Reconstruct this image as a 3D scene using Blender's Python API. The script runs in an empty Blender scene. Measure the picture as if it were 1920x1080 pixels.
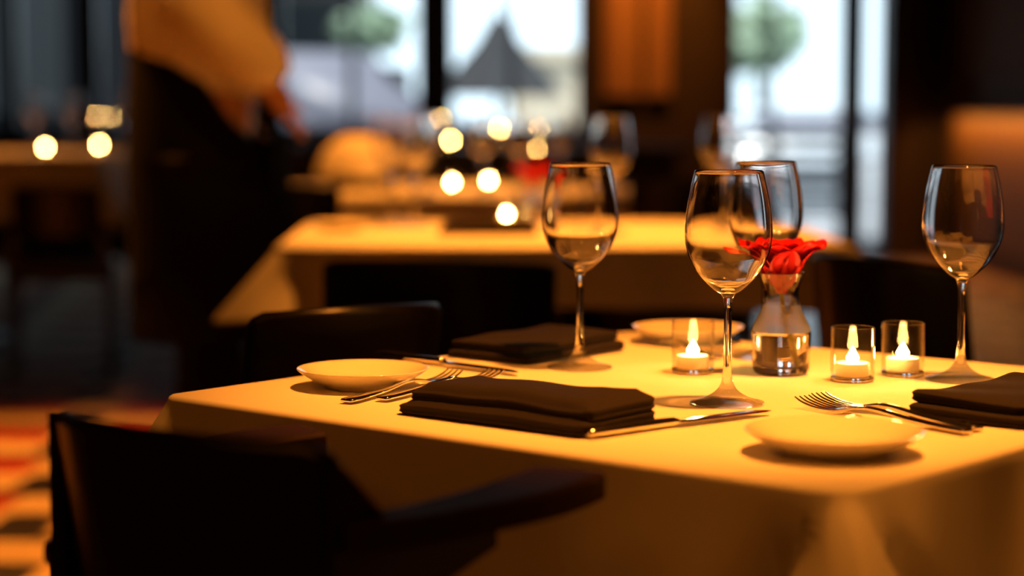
import bpy, bmesh, math, random
from mathutils import Vector, Matrix
random.seed(7)
C = bpy.context.scene.collection
PI = math.pi
sc = bpy.context.scene

# ---------------------------------------------------------------- camera
CAMH, FPX, HORIZ = 1.03, 3750.0, 205.0
PITCH = math.atan((540 - HORIZ) / FPX)
cam_d = bpy.data.cameras.new('camera'); cam = bpy.data.objects.new('camera', cam_d); C.objects.link(cam)
cam.location = (0, 0, CAMH); cam.rotation_euler = (PI/2 - PITCH, 0, 0)
cam_d.sensor_width = 36; cam_d.lens = 36*FPX/1920
cam_d.clip_start = .05; cam_d.clip_end = 200
cam_d.dof.use_dof = True; cam_d.dof.focus_distance = 1.93; cam_d.dof.aperture_fstop = 2.35
sc.camera = cam

def ray(px, py):
    v = Vector(((px-960)/FPX, 1, -(py-540)/FPX))
    return Matrix.Rotation(-PITCH, 3, 'X') @ v
def P(px, py, z=.752):                     # point at height z seen at that place of the photograph
    d = ray(px, py); t = (z-CAMH)/d.z
    return Vector((d.x*t, d.y*t, z))
def D(px, py, y):                          # point at depth y
    d = ray(px, py); t = y/d.y
    return Vector((d.x*t, y, CAMH + d.z*t))

# ---------------------------------------------------------------- world, lights, exposure
w = bpy.data.worlds.new('sky'); sc.world = w; w.use_nodes = True
bg = w.node_tree.nodes['Background']
bg.inputs[0].default_value = (.72, .88, 1.0, 1); bg.inputs[1].default_value = 2.4
sc.view_settings.view_transform = 'Standard'; sc.view_settings.look = 'None'
sc.view_settings.exposure = 0; sc.view_settings.gamma = 1; sc.view_settings.use_curve_mapping = False
WARM = (1.0, .285, .028)
def spot(loc, target, power, angle, blend=.5, radius=.07, col=WARM):
    l = bpy.data.lights.new('downlight', 'SPOT'); l.energy = power; l.color = col
    l.spot_size = math.radians(angle); l.spot_blend = blend; l.shadow_soft_size = radius
    o = bpy.data.objects.new('downlight', l); C.objects.link(o)
    l.cycles.is_caustics_light = True
    o.location = loc; o.rotation_euler = (Vector(target)-Vector(loc)).to_track_quat('-Z', 'Y').to_euler()
    return o
spot((.55, 1.74, 2.85), (.2, 2.0, .75), 620, 32, .8, .09)          # over the front table
spot((.75, .55, 2.85), (.27, 1.44, .66), 75, 15, .9, .05)          # extra spot added to brighten the cloth fold at the near corner
spot((.5, 4.7, 2.85), (.1, 4.5, .75), 700, 42, .8, .05)             # over the second table
spot((-.2, 7.0, 2.85), (-.3, 7.0, .75), 420, 45, .8, .06)            # over the third table
spot((-2.0, 8.8, 2.85), (-2.3, 8.8, .8), 200, 40, .8, .06)           # over the far left table
spot((-.6, 4.1, 2.85), (-.74, 5.4, 1.15), 75, 30, .7, .05)          # on the waiter
spot((1.05, 12.9, 2.85), (.95, 13.9, 1.7), 200, 50, .8, .06)          # on the wood pilasters
spot((-1.9, 5.8, 2.85), (-1.3, 5.3, 0), 700, 66, .8, .06)            # on the tiled floor
def area(loc, rot, sx, sy, power, col):
    l = bpy.data.lights.new('area_light', 'AREA'); l.shape = 'RECTANGLE'; l.size = sx; l.size_y = sy; l.energy = power; l.color = col
    o = bpy.data.objects.new('area_light', l); C.objects.link(o); o.location = loc; o.rotation_euler = rot; return o
area((-1.0, -.5, 2.8), (.35, 0, 0), 2.0, .8, 9, (1, .26, .02))     # dim warm fill light added overhead behind the camera

area((2.93, 12.5, .985), (0, math.radians(-12), 0), .04, 2.6, 9, (1, .34, .05))      # strip for the glow on the right wall, under an added shelf
sl_ = bpy.data.lights.new('sun', 'SUN'); sl_.energy = 4.5; sl_.angle = .01; sl_.color = (1, .93, .82)
so_ = bpy.data.objects.new('sun', sl_); C.objects.link(so_); so_.rotation_euler = Vector((.25, .5, -1.0)).to_track_quat('-Z', 'Y').to_euler()
# ---------------------------------------------------------------- materials
def mat(name, col, rough=.5, metal=0, spec=.5, coat=0, noise=None, bump=None, transl=0, sheen=0):
    m = bpy.data.materials.new(name); m.use_nodes = True
    nt = m.node_tree; b = nt.nodes['Principled BSDF']
    b.inputs['Base Color'].default_value = (*col, 1); b.inputs['Roughness'].default_value = rough
    b.inputs['Metallic'].default_value = metal; b.inputs['Specular IOR Level'].default_value = spec
    b.inputs['Coat Weight'].default_value = coat; b.inputs['Sheen Weight'].default_value = sheen
    tc = nt.nodes.new('ShaderNodeTexCoord')
    if noise:                                # (scale vector, second colour, amount)
        mp = nt.nodes.new('ShaderNodeMapping'); mp.inputs['Scale'].default_value = noise[0]
        n = nt.nodes.new('ShaderNodeTexNoise'); n.inputs['Scale'].default_value = 1; n.inputs['Detail'].default_value = 4
        r = nt.nodes.new('ShaderNodeMixRGB'); r.inputs[1].default_value = (*col, 1); r.inputs[2].default_value = (*noise[1], 1)
        nt.links.new(tc.outputs['Object'], mp.inputs[0]); nt.links.new(mp.outputs[0], n.inputs[0])
        nt.links.new(n.outputs[0], r.inputs[0]); nt.links.new(r.outputs[0], b.inputs['Base Color'])
    if bump:                                 # (scale, strength, distance)
        n = nt.nodes.new('ShaderNodeTexNoise'); n.inputs['Scale'].default_value = bump[0]; n.inputs['Detail'].default_value = 3
        bp = nt.nodes.new('ShaderNodeBump'); bp.inputs['Strength'].default_value = bump[1]; bp.inputs['Distance'].default_value = bump[2]
        nt.links.new(tc.outputs['Object'], n.inputs[0]); nt.links.new(n.outputs[0], bp.inputs['Height']); nt.links.new(bp.outputs[0], b.inputs['Normal'])
    if transl:
        t = nt.nodes.new('ShaderNodeBsdfTranslucent'); t.inputs[0].default_value = (*col, 1)
        mx = nt.nodes.new('ShaderNodeMixShader'); mx.inputs[0].default_value = transl
        nt.links.new(b.outputs[0], mx.inputs[1]); nt.links.new(t.outputs[0], mx.inputs[2])
        nt.links.new(mx.outputs[0], nt.nodes['Material Output'].inputs[0])
    return m
def emis(name, col, s):
    m = bpy.data.materials.new(name); m.use_nodes = True; nt = m.node_tree
    nt.nodes.remove(nt.nodes['Principled BSDF']); e = nt.nodes.new('ShaderNodeEmission')
    e.inputs[0].default_value = (*col, 1); e.inputs[1].default_value = s
    nt.links.new(e.outputs[0], nt.nodes['Material Output'].inputs[0]); return m
def glass(name, ior=1.5, col=(1, 1, 1), rough=0, clear=0):
    m = bpy.data.materials.new(name); m.use_nodes = True; nt = m.node_tree
    nt.nodes.remove(nt.nodes['Principled BSDF']); g = nt.nodes.new('ShaderNodeBsdfGlass')
    g.inputs['Color'].default_value = (*col, 1); g.inputs['IOR'].default_value = ior; g.inputs['Roughness'].default_value = rough
    nt.links.new(g.outputs[0], nt.nodes['Material Output'].inputs[0])
    if clear:                                # thin walls let most of the light straight through
        t = nt.nodes.new('ShaderNodeBsdfTransparent'); mx = nt.nodes.new('ShaderNodeMixShader'); mx.inputs[0].default_value = clear
        nt.links.new(g.outputs[0], mx.inputs[1]); nt.links.new(t.outputs[0], mx.inputs[2]); nt.links.new(mx.outputs[0], nt.nodes['Material Output'].inputs[0])
    return m
def thin_glass(name, tint=(.97, .97, .96), edge=.85, base=.05):
    m = bpy.data.materials.new(name); m.use_nodes = True; nt = m.node_tree
    nt.nodes.remove(nt.nodes['Principled BSDF'])
    t = nt.nodes.new('ShaderNodeBsdfTransparent'); t.inputs[0].default_value = (*tint, 1)
    g = nt.nodes.new('ShaderNodeBsdfGlossy'); g.inputs['Roughness'].default_value = .0
    lw = nt.nodes.new('ShaderNodeLayerWeight'); pw = nt.nodes.new('ShaderNodeMath'); pw.operation = 'POWER'; pw.inputs[1].default_value = 4
    ma = nt.nodes.new('ShaderNodeMath'); ma.operation = 'MULTIPLY_ADD'; ma.inputs[1].default_value = edge; ma.inputs[2].default_value = base
    mx = nt.nodes.new('ShaderNodeMixShader')
    nt.links.new(lw.outputs['Facing'], pw.inputs[0]); nt.links.new(pw.outputs[0], ma.inputs[0]); nt.links.new(ma.outputs[0], mx.inputs[0])
    nt.links.new(t.outputs[0], mx.inputs[1]); nt.links.new(g.outputs[0], mx.inputs[2])
    nt.links.new(mx.outputs[0], nt.nodes['Material Output'].inputs[0]); return m

M = dict(
 cloth=mat('white_linen', (.80, .77, .70), .85, spec=.2, bump=(900, .25, .0004), transl=.12),
 napkin=mat('black_napkin_cloth', (.010, .006, .005), .85, spec=.2, bump=(700, .5, .0006), sheen=.04),
 chair=mat('black_lacquered_wood', (.006, .005, .0045), .30, spec=.3, noise=((3, 60, 3), (.012, .008, .006))),
 armwood=mat('black_wood_warm_glow', (.045, .022, .010), .6, spec=.1, noise=((3, 60, 3), (.03, .014, .006)), bump=(40, .3, .002)),  # warm glow on the chair arms is put into this brown
 seat=mat('dark_leather', (.012, .009, .007), .45, bump=(60, .2, .002)),
 china=mat('glazed_china', (.80, .76, .66), .18, spec=.5, coat=.3),
 steel=mat('polished_steel', (.78, .76, .73), .14, metal=1),
 glass=glass('clear_glass', 1.5), water=glass('water', 1.33),
 tglass=thin_glass('holder_glass', (.98, .97, .95), .9, .011), pane=thin_glass('window_glass', (.96, .98, .98), .5, .03),
 footglass=glass('foot_glass', 1.5, clear=.5),
 farglass=thin_glass('far_glass', (.93, .92, .9), .9, .09),
 wax=mat('candle_wax', (.92, .84, .68), .5, transl=.3),
 wick=mat('wick', (.02, .015, .01), .9),
 flame=emis('flame', (1.0, .50, .13), 430.0),
 rose=mat('rose_petal', (.72, .003, .010), .5, spec=.25, noise=((60, 60, 60), (.42, .002, .006)), transl=.22),
 stem=mat('rose_stem', (.40, .36, .05), .5, noise=((80, 80, 30), (.5, .42, .08))),
 darkwood=mat('dark_wood', (.035, .018, .010), .45, noise=((2, 2, 20), (.06, .03, .015))),
 wallm=mat('dark_wall', (.018, .011, .007), .7, noise=((1.5, 1.5, 6), (.03, .017, .010))),
 wallr=mat('wood_veneer_wall', (.30, .18, .10), .5, noise=((8, 8, .7), (.22, .12, .06))),
 pilaster=mat('oak_pilaster', (.34, .2, .11), .45, noise=((9, 9, .8), (.24, .13, .07))),
 frame=mat('black_window_frame', (.010, .010, .011), .4),
 ceil=mat('ceiling_paint', (.035, .025, .02), .9),
 metal=mat('black_iron', (.02, .02, .02), .4, metal=.7),
 shirt=mat('white_shirt', (.72, .68, .62), .85, bump=(30, .4, .01)),
 apron=mat('black_apron', (.003, .0025, .0025), .9, spec=.1),
 skin=mat('skin', (.5, .27, .17), .5), hair=mat('dark_hair', (.02, .012, .008), .5), eye=mat('eye', (.03, .02, .015), .2),
 pave=mat('pavement', (.12, .125, .14), .8, noise=((2, 2, 2), (.08, .085, .10))),
 render_=mat('pale_facade', (.78, .66, .48), .8, noise=((.3, .3, .3), (.6, .5, .38))),
 brick=mat('dim_facade', (.035, .03, .027), .8, noise=((1, 1, 1), (.06, .05, .04))),
 black_front=mat('near_black_facade', (.004, .005, .006), .7, spec=.1, noise=((.6, .6, .6), (.012, .013, .017))),  # darkened, and the building set close, to block light at the left windows
 leaf=mat('tree_leaves', (.16, .25, .14), .7, noise=((3, 3, 3), (.5, .6, .45))),
 bark=mat('bark', (.08, .06, .04), .9),
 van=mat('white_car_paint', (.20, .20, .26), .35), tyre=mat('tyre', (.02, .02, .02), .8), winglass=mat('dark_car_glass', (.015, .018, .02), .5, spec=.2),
 stone=mat('white_stone', (.85, .86, .9), .7, noise=((6, 6, 6), (.7, .72, .78))),
 silver=mat('silver_car_paint', (.75, .76, .8), .2, metal=.3),
 patio=mat('dark_canvas', (.03, .03, .035), .8),
)

# ---------------------------------------------------------------- helpers
def link(name, me, m, parent=None, smooth=True):
    for f in me.polygons: f.use_smooth = smooth
    o = bpy.data.objects.new(name, me); C.objects.link(o)
    if m: me.materials.append(m)
    if parent: o.parent = parent
    return o
def obj(name, bm, m, parent=None, smooth=True, normals=True):
    if normals: bmesh.ops.recalc_face_normals(bm, faces=bm.faces)
    me = bpy.data.meshes.new(name); bm.to_mesh(me); bm.free()
    return link(name, me, m, parent, smooth)
def tag(o, label=None, cat=None, group=None, kind=None):
    if label: o['label'] = label
    if cat: o['category'] = cat
    if group: o['group'] = group
    if kind: o['kind'] = kind
    return o
def thing(name, loc, rz=0, label=None, cat=None, group=None):
    o = bpy.data.objects.new(name, None); C.objects.link(o); o.empty_display_size = .05
    o.location = loc; o.rotation_euler = (0, 0, rz); return tag(o, label, cat, group)
def dup(root, loc, rz=0, label=None, group=None, scale=None):
    def cp(o, par):
        c = o.copy(); C.objects.link(c)
        if par: c.parent = par
        for ch in [x for x in bpy.data.objects if x.parent == o]: cp(ch, c)
        return c
    r = cp(root, None); r.location = loc; r.rotation_euler = (0, 0, rz)
    if label: r['label'] = label
    if group: r['group'] = group
    if scale: r.scale = scale
    return r
def lathe_into(bm, prof, n=64, off=(0, 0, 0), sm=(1, 1)):
    rows = []
    for r, z in prof:
        if r < 1e-7: rows.append([bm.verts.new((off[0], off[1], off[2]+z))])
        else: rows.append([bm.verts.new((off[0]+sm[0]*r*math.cos(2*PI*k/n), off[1]+sm[1]*r*math.sin(2*PI*k/n), off[2]+z)) for k in range(n)])
    for a, b in zip(rows, rows[1:]):
        for k in range(n):
            q = (k+1) % n
            if len(a) == 1 and len(b) == 1: continue
            if len(a) == 1: bm.faces.new((a[0], b[q], b[k]))
            elif len(b) == 1: bm.faces.new((a[k], a[q], b[0]))
            else: bm.faces.new((a[k], a[q], b[q], b[k]))
    return bm
def lathe(prof, n=64): return lathe_into(bmesh.new(), prof, n)
def catmull(pts, k=5):
    out = []
    for i in range(len(pts)-1):
        p0 = pts[max(i-1, 0)]; p1 = pts[i]; p2 = pts[i+1]; p3 = pts[min(i+2, len(pts)-1)]
        for j in range(k):
            t = j/k
            out.append(tuple(.5*((2*b)+(-a+c)*t+(2*a-5*b+4*c-d)*t*t+(-a+3*b-3*c+d)*t**3) for a, b, c, d in zip(p0, p1, p2, p3)))
    out.append(pts[-1]); return out
def box_into(bm, lo, hi):
    v = [bm.verts.new((x, y, z)) for x in (lo[0], hi[0]) for y in (lo[1], hi[1]) for z in (lo[2], hi[2])]
    for f in ((0, 1, 3, 2), (4, 6, 7, 5), (0, 4, 5, 1), (2, 3, 7, 6), (0, 2, 6, 4), (1, 5, 7, 3)): bm.faces.new([v[i] for i in f])
    return bm
def bbox(lo, hi, bev=0, seg=2):
    bm = box_into(bmesh.new(), lo, hi)
    if bev: bmesh.ops.bevel(bm, geom=bm.edges[:], offset=bev, segments=seg, affect='EDGES', profile=.6)
    return bm
def sweep(pts, sect, close_ends=True, up=Vector((0, 0, 1))):
    """pts: list of Vector; sect(i) -> list of (a, b) offsets in (side, up)"""
    bm = bmesh.new(); rows = []
    for i, p in enumerate(pts):
        t = (pts[min(i+1, len(pts)-1)]-pts[max(i-1, 0)]).normalized()
        s = t.cross(up)
        if s.length < 1e-4: s = Vector((1, 0, 0))
        s.normalize(); u = s.cross(t).normalized()
        rows.append([bm.verts.new(p+s*a+u*b) for a, b in sect(i)])
    n = len(rows[0])
    for a, b in zip(rows, rows[1:]):
        for k in range(n): bm.faces.new((a[k], a[(k+1) % n], b[(k+1) % n], b[k]))
    if close_ends: bm.faces.new(rows[0]); bm.faces.new(rows[-1][::-1])
    return bm
def circ(ra, rb, n=12): return [(ra*math.cos(2*PI*k/n), rb*math.sin(2*PI*k/n)) for k in range(n)]
def rrect(a, b, r, n=10, side=14):
    """rounded rectangle outline with points along the sides; returns (x, y, nx, ny, cornerdist)"""
    out = []
    for q, (cx, cy) in enumerate(((a-r, b-r), (-a+r, b-r), (-a+r, -b+r), (a-r, -b+r))):
        for k in range(n+1):
            an = q*PI/2 + PI/2*k/n; out.append((cx+r*math.cos(an), cy+r*math.sin(an), math.cos(an), math.sin(an), abs(an-q*PI/2-PI/4)*r, q))
        an = q*PI/2+PI/2; x0, y0 = out[-1][0], out[-1][1]
        nx, ny = math.cos(an), math.sin(an); L = (2*b-2*r) if q % 2 else (2*a-2*r)
        tx, ty = -ny, nx
        for k in range(1, side):
            d = L*k/side; dc = min(d, L-d)
            out.append((x0+tx*d, y0+ty*d, nx, ny, PI/4*r+dc, q if d < L/2 else (q+1) % 4))
    return out
def rings_mesh(rings, cap0=True, cap1=True):
    bm = bmesh.new(); rows = [[bm.verts.new(p) for p in r] for r in rings]; n = len(rows[0])
    for a, b in zip(rows, rows[1:]):
        for k in range(n): bm.faces.new((a[k], a[(k+1) % n], b[(k+1) % n], b[k]))
    if cap0: bm.faces.new(rows[0][::-1])
    if cap1: bm.faces.new(rows[-1])
    return bm

# ---------------------------------------------------------------- room
XL, XR, YB, YF, ZC = -6.5, 3.05, 14.0, -2.5, 3.1
def struct(name, bm, m, parent=None, smooth=False):
    o = obj(name, bm, m, parent, smooth)
    if not parent: o['kind'] = 'structure'
    return o
# floor tiles: rows of cream bars, thin black rows and red blocks
fm = bpy.data.materials.new('patterned_floor_tiles'); fm.use_nodes = True; nt = fm.node_tree; pb = nt.nodes['Principled BSDF']; pb.inputs['Roughness'].default_value = .4
def mn(op, a, b=None, c=None):
    n = nt.nodes.new('ShaderNodeMath'); n.operation = op
    for i, v in enumerate((a, b, c)):
        if v is None: continue
        if isinstance(v, (int, float)): n.inputs[i].default_value = v
        else: nt.links.new(v, n.inputs[i])
    return n.outputs[0]
def mc(f, a, b):
    n = nt.nodes.new('ShaderNodeMixRGB')
    nt.links.new(f, n.inputs[0])
    for i, v in ((1, a), (2, b)):
        if isinstance(v, tuple): n.inputs[i].default_value = (*v, 1)
        else: nt.links.new(v, n.inputs[i])
    return n.outputs[0]
tc = nt.nodes.new('ShaderNodeTexCoord'); mp = nt.nodes.new('ShaderNodeMapping'); mp.inputs['Rotation'].default_value = (0, 0, math.radians(4))
nt.links.new(tc.outputs['Object'], mp.inputs[0]); sx = nt.nodes.new('ShaderNodeSeparateXYZ'); nt.links.new(mp.outputs[0], sx.inputs[0])
PER = .55
v = mn('DIVIDE', sx.outputs[1], PER); row = mn('FLOOR', v); fy = mn('FRACT', v)
xs = mn('MULTIPLY_ADD', row, .11, sx.outputs[0]); fx = mn('FRACT', mn('DIVIDE', xs, .50)); fx2 = mn('FRACT', mn('DIVIDE', xs, .60))
cream = (.62, .47, .28); black = (.008, .006, .006); red = (.36, .035, .012)
redrow = mc(mn('GREATER_THAN', fx, .64), red, cream)
barrow = mc(mn('GREATER_THAN', fx2, .75), cream, black)
c1 = mc(mn('GREATER_THAN', fy, .56), redrow, barrow)
c2 = mc(mn('MULTIPLY', mn('GREATER_THAN', fy, .42), mn('LESS_THAN', fy, .56)), c1, black)
nt.links.new(c2, pb.inputs['Base Color'])
struct('floor', bbox((XL, YF, -.1), (XR, YB+.2, 0)), fm)
struct('ceiling', bbox((XL, YF, ZC), (XR, YB+.2, ZC+.1)), M['ceil'])
struct('wall_left', bbox((XL-.15, YF, 0), (XL, YB+.2, ZC)), M['wallm'])
struct('wall_right', bbox((XR, YF, 0), (XR+.15, YB+.2, ZC)), M['wallr'])
struct('wall_front', bbox((XL, YF-.15, 0), (XR, YF, ZC)), M['wallm'])
struct('baseboard_right', bbox((XR-.02, YF, 0), (XR, YB, .14), .004), M['darkwood'])
X14 = lambda px: (px-960)/FPX*YB
zwin = lambda py: D(960, py, YB).z
# openings in the window wall: (x0, x1, sill, head)
SILL = zwin(250)
ops = [(X14(-250), X14(300), SILL, 2.6), (X14(520), X14(795), SILL, 2.6), (X14(838), X14(1094), SILL, 2.6), (X14(1368), X14(1690), .04, 2.6)]
bm = bmesh.new(); x = XL
for a, b, s, h in ops:
    box_into(bm, (x, YB, 0), (a, YB+.18, ZC)); box_into(bm, (a, YB, 0), (b, YB+.18, s)); box_into(bm, (a, YB, h), (b, YB+.18, ZC)); x = b
box_into(bm, (x, YB, 0), (XR, YB+.18, ZC)); struct('wall_back', bm, M['wallm'])
def window(name, a, b, s, h, mulls, bars=()):
    fr = bmesh.new(); t = .045
    for lo, hi in (((a, s), (a+t, h)), ((b-t, s), (b, h)), ((a, s), (b, s+t)), ((a, h-t), (b, h))): box_into(fr, (lo[0], YB+.04, lo[1]), (hi[0], YB+.12, hi[1]))
    for mx, mw in mulls: box_into(fr, (mx-mw/2, YB+.04, s), (mx+mw/2, YB+.12, h))
    for bz, bh in bars: box_into(fr, (a, YB+.045, bz-bh/2), (b, YB+.115, bz+bh/2))
    o = struct(name, fr, M['frame'])
    struct('pane', bbox((a+.01, YB+.077, s+.01), (b-.01, YB+.083, h-.01)), M['pane'], o)
    sl = struct('window_sill', bbox((a-.03, YB-.05, s-.035), (b+.03, YB+.02, s), .005), M['frame'], o)
window('window_1', *ops[0], [(X14(165), .17), (X14(20), .12)])
window('window_2', *ops[1], [(X14(660), .05)])
window('window_3', *ops[2], [(X14(962), .035)])
a, b, s, h = ops[3]
window('door_1', a, b, s, h, [(X14(1450), .03), (X14(1598), .17)])
hb = sweep([Vector((X14(1575), YB-.02, z)) for z in (.9, 1.0, 1.1, 1.2)], lambda i: circ(.012, .012), up=Vector((0, 1, 0)))
struct('door_handle', hb, M['steel'], bpy.data.objects['door_1'])
for n, (p0, p1) in enumerate(((1132, 1198), (1208, 1254))):
    struct('trim_%d' % (n+1), bbox((X14(p0), YB-.10, zwin(180)), (X14(p1), YB, ZC), .01), M['pilaster'])
struct('trim_3', bbox((XR-.5, YB-.35, 0), (XR-.28, YB, ZC), .01), M['darkwood'])

struct('trim_4', bbox((XR-.17, 11.0, 1.0), (XR, YB-.36, 1.03), .004), M['darkwood'])  # shelf added to hide the strip light below it

# ---------------------------------------------------------------- outside
o = struct('ground', bbox((-30, YB+.2, -.12), (30, 60, -.02)), M['pave'])
def tree(px, py_base, y, hgt, rad, label):
    t = thing('street_tree', (D(px, 0, y).x, y, -.02), 0, label, 'tree', 'trees across the street')
    r_ = random.Random(int(px))
    tr = [Vector((0, 0, 0)), Vector((.05, 0, hgt*.3)), Vector((-.03, .05, hgt*.62))]
    obj('trunk', sweep(tr, lambda i: circ(.13-.03*i, .13-.03*i), up=Vector((0, 1, 0))), M['bark'], t)
    bm = bmesh.new()
    for k in range(230):
        a_, u, rr = r_.uniform(0, 2*PI), r_.uniform(-1, 1), rad*r_.uniform(.55, 1.05)
        c = Vector((math.cos(a_)*math.sqrt(1-u*u)*rr, math.sin(a_)*math.sqrt(1-u*u)*rr, hgt*.72+u*rr*.75))
        q = Matrix.Rotation(r_.uniform(0, 6), 3, 'X') @ Matrix.Rotation(r_.uniform(0, 6), 3, 'Y'); s_ = r_.uniform(.14, .28)
        vs = [bm.verts.new(c+q @ Vector(p)*s_) for p in ((-1, 0, 0), (0, -.5, .1), (1, 0, 0), (0, .5, .1))]; bm.faces.new(vs)
    obj('crown', bm, M['leaf'], t, False, False)
tree(1425, 0, 26, 2.8, .62, 'green street tree seen through the glass door')
tree(702, 0, 22, 2.65, .27, 'small tree seen behind the white van')
def facade(x0, x1, y, h, m, label, wcols):
    t = thing('building', ((x0+x1)/2, y, 0), 0, label, 'building')
    hw = (x1-x0)/2
    obj('wall', bbox((-hw, 0, 0), (hw, 4, h)), m, t, False)
    obj('cornice', bbox((-hw-.1, -.2, h-.3), (hw+.1, 0, h)), m, t, False)
    for k in range(wcols):
        cx = -hw+(k+.5)*2*hw/wcols
        for z in (1.0, 4.0):
            if z+1.6 < h:
                f = obj('window', bbox((cx-.5, -.06, z), (cx+.5, 0.02, z+1.6)), M['frame'], t, False)
                obj('pane', bbox((cx-.44, -.08, z+.06), (cx+.44, -.062, z+1.54)), M['winglass'], f, False)
facade(-4.9, -2.2, 28.5, 12, M['brick'], 'dim brown building across the street, behind the white van', 2)
facade(-24, -4.2, 24, 12, M['black_front'], 'tall dark building beyond the far left windows', 6)
facade(-.1, 1.6, 42, 2.35, M['render_'], 'low cream building across the street seen through the middle window', 1)
# white van at the kerb
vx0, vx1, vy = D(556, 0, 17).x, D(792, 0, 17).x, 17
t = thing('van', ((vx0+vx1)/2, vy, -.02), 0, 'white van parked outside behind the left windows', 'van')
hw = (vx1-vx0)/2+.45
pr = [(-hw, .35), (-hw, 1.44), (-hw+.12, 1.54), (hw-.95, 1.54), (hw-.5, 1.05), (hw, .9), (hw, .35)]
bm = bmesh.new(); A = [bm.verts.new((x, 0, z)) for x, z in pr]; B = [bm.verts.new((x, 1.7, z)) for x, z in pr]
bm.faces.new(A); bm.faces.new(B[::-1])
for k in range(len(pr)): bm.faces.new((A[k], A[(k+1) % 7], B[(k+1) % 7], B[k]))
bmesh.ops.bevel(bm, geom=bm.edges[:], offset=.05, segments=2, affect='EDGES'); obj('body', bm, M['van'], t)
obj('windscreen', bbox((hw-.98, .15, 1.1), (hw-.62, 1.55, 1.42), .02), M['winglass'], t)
for wx in (-hw+.45, hw-.5):
    wb = lathe([(0, -.1), (.26, -.1), (.32, -.06), (.32, .06), (.26, .1), (0, .1)], 28); bmesh.ops.rotate(wb, verts=wb.verts, matrix=Matrix.Rotation(PI/2, 3, 'X')); bmesh.ops.translate(wb, verts=wb.verts, vec=(wx, .1, .32)); obj('wheel', wb, M['tyre'], t)
# silver car behind the glass door
t = thing('car', ((D(1530, 0, 21).x), 21, -.02), 0, 'silver car parked across the terrace behind the glass door', 'car')
pr = [(-1.9, .3), (-1.9, .72), (-1.75, .86), (-1.0, .93), (-.55, 1.3), (.6, 1.32), (1.2, .95), (1.8, .85), (1.9, .6), (1.9, .3)]
bm = bmesh.new(); A = [bm.verts.new((x*.8, 0, z*.82)) for x, z in pr]; B = [bm.verts.new((x*.8, 1.5, z*.82)) for x, z in pr]
bm.faces.new(A); bm.faces.new(B[::-1])
for k in range(len(pr)): bm.faces.new((A[k], A[(k+1) % len(pr)], B[(k+1) % len(pr)], B[k]))
bmesh.ops.bevel(bm, geom=bm.edges[:], offset=.04, segments=2, affect='EDGES'); obj('body', bm, M['silver'], t)
obj('window', bbox((-.66, -.01, .84), (.70, .02, 1.02), .004), M['van'], t)  # pale paint stands in for sky reflected in the window
for wx in (-1.0, 1.0):
    wb = lathe([(0, -.1), (.2, -.1), (.27, -.06), (.27, .06), (.2, .1), (0, .1)], 28); bmesh.ops.rotate(wb, verts=wb.verts, matrix=Matrix.Rotation(PI/2, 3, 'X')); bmesh.ops.translate(wb, verts=wb.verts, vec=(wx, .1, .27)); obj('wheel', wb, M['tyre'], t)
for px, yy, ww, hh, lb in ((1642, 16.3, .14, .15, 'low white block added as a bright spot outside at the foot of the door'), (1540, 16.4, .14, .12, 'small white block added as a bright spot outside behind the second table'), (1650, 17.5, .12, .62, 'pale upright block added as a bright spot outside the narrow side pane')):
    t = thing('stone_block', (D(px, 0, yy).x, yy, -.02), 0, lb, 'stone block')  # pale blocks added to make bright spots beyond the door
    obj('body', bbox((-ww, -.12, 0), (ww, .12, hh), .015), M['stone'], t); obj('cap', bbox((-ww-.01, -.13, hh), (ww+.01, .13, hh+.03), .008), M['stone'], t)
# dark parasol on the terrace
pt = D(935, 20, 16.5)
t = thing('parasol', (pt.x, 16.5, -.02), 0, 'dark closed terrace parasol standing outside the middle window', 'parasol')
obj('pole', sweep([Vector((0, 0, z)) for z in (0, 1, 2, 2.0)][:3], lambda i: circ(.025, .025), up=Vector((0, 1, 0))), M['metal'], t)
bm = bmesh.new(); n = 48; top = bm.verts.new((0, 0, pt.z+.02)); rows = []
for z, r in ((pt.z-.05, .07), (pt.z-.25, .17), (pt.z-.5, .36), (pt.z-.68, .50)):
    rows.append([bm.verts.new((r*(1+.12*math.cos(8*2*PI*k/n))*math.cos(2*PI*k/n), r*(1+.12*math.cos(8*2*PI*k/n))*math.sin(2*PI*k/n), z)) for k in range(n)])
for k in range(n): bm.faces.new((top, rows[0][k], rows[0][(k+1) % n]))
for a_, b_ in zip(rows, rows[1:]):
    for k in range(n): bm.faces.new((a_[k], b_[k], b_[(k+1) % n], a_[(k+1) % n]))
obj('canopy', bm, M['patio'], t)
obj('base', lathe([(0, 0), (.28, 0), (.28, .05), (.05, .09), (0, .09)], 24), M['metal'], t)
# terrace benches seen through the door
for k, (px, yy) in enumerate(((1515, 17.0), (1400, 18.2))):
    t = thing('terrace_bench', (D(px, 0, yy).x, yy, -.02), 0, ['dark slatted terrace bench outside behind the glass door', 'dark slatted bench farther out on the terrace'][k], 'bench')
    for z in (.42, .55, .68, .8): obj('slat', bbox((-.33, .2, z-.035), (.33, .23, z+.035), .005), M['frame'], t)
    obj('seat', bbox((-.35, -.2, .38), (.35, .2, .42), .01), M['frame'], t)
    for sx_ in (-.31, .31):
        for sy_ in (-.17, .2): obj('leg', bbox((sx_-.02, sy_-.02, 0), (sx_+.02, sy_+.02, .38 if sy_ < 0 else .84)), M['frame'], t)

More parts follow.
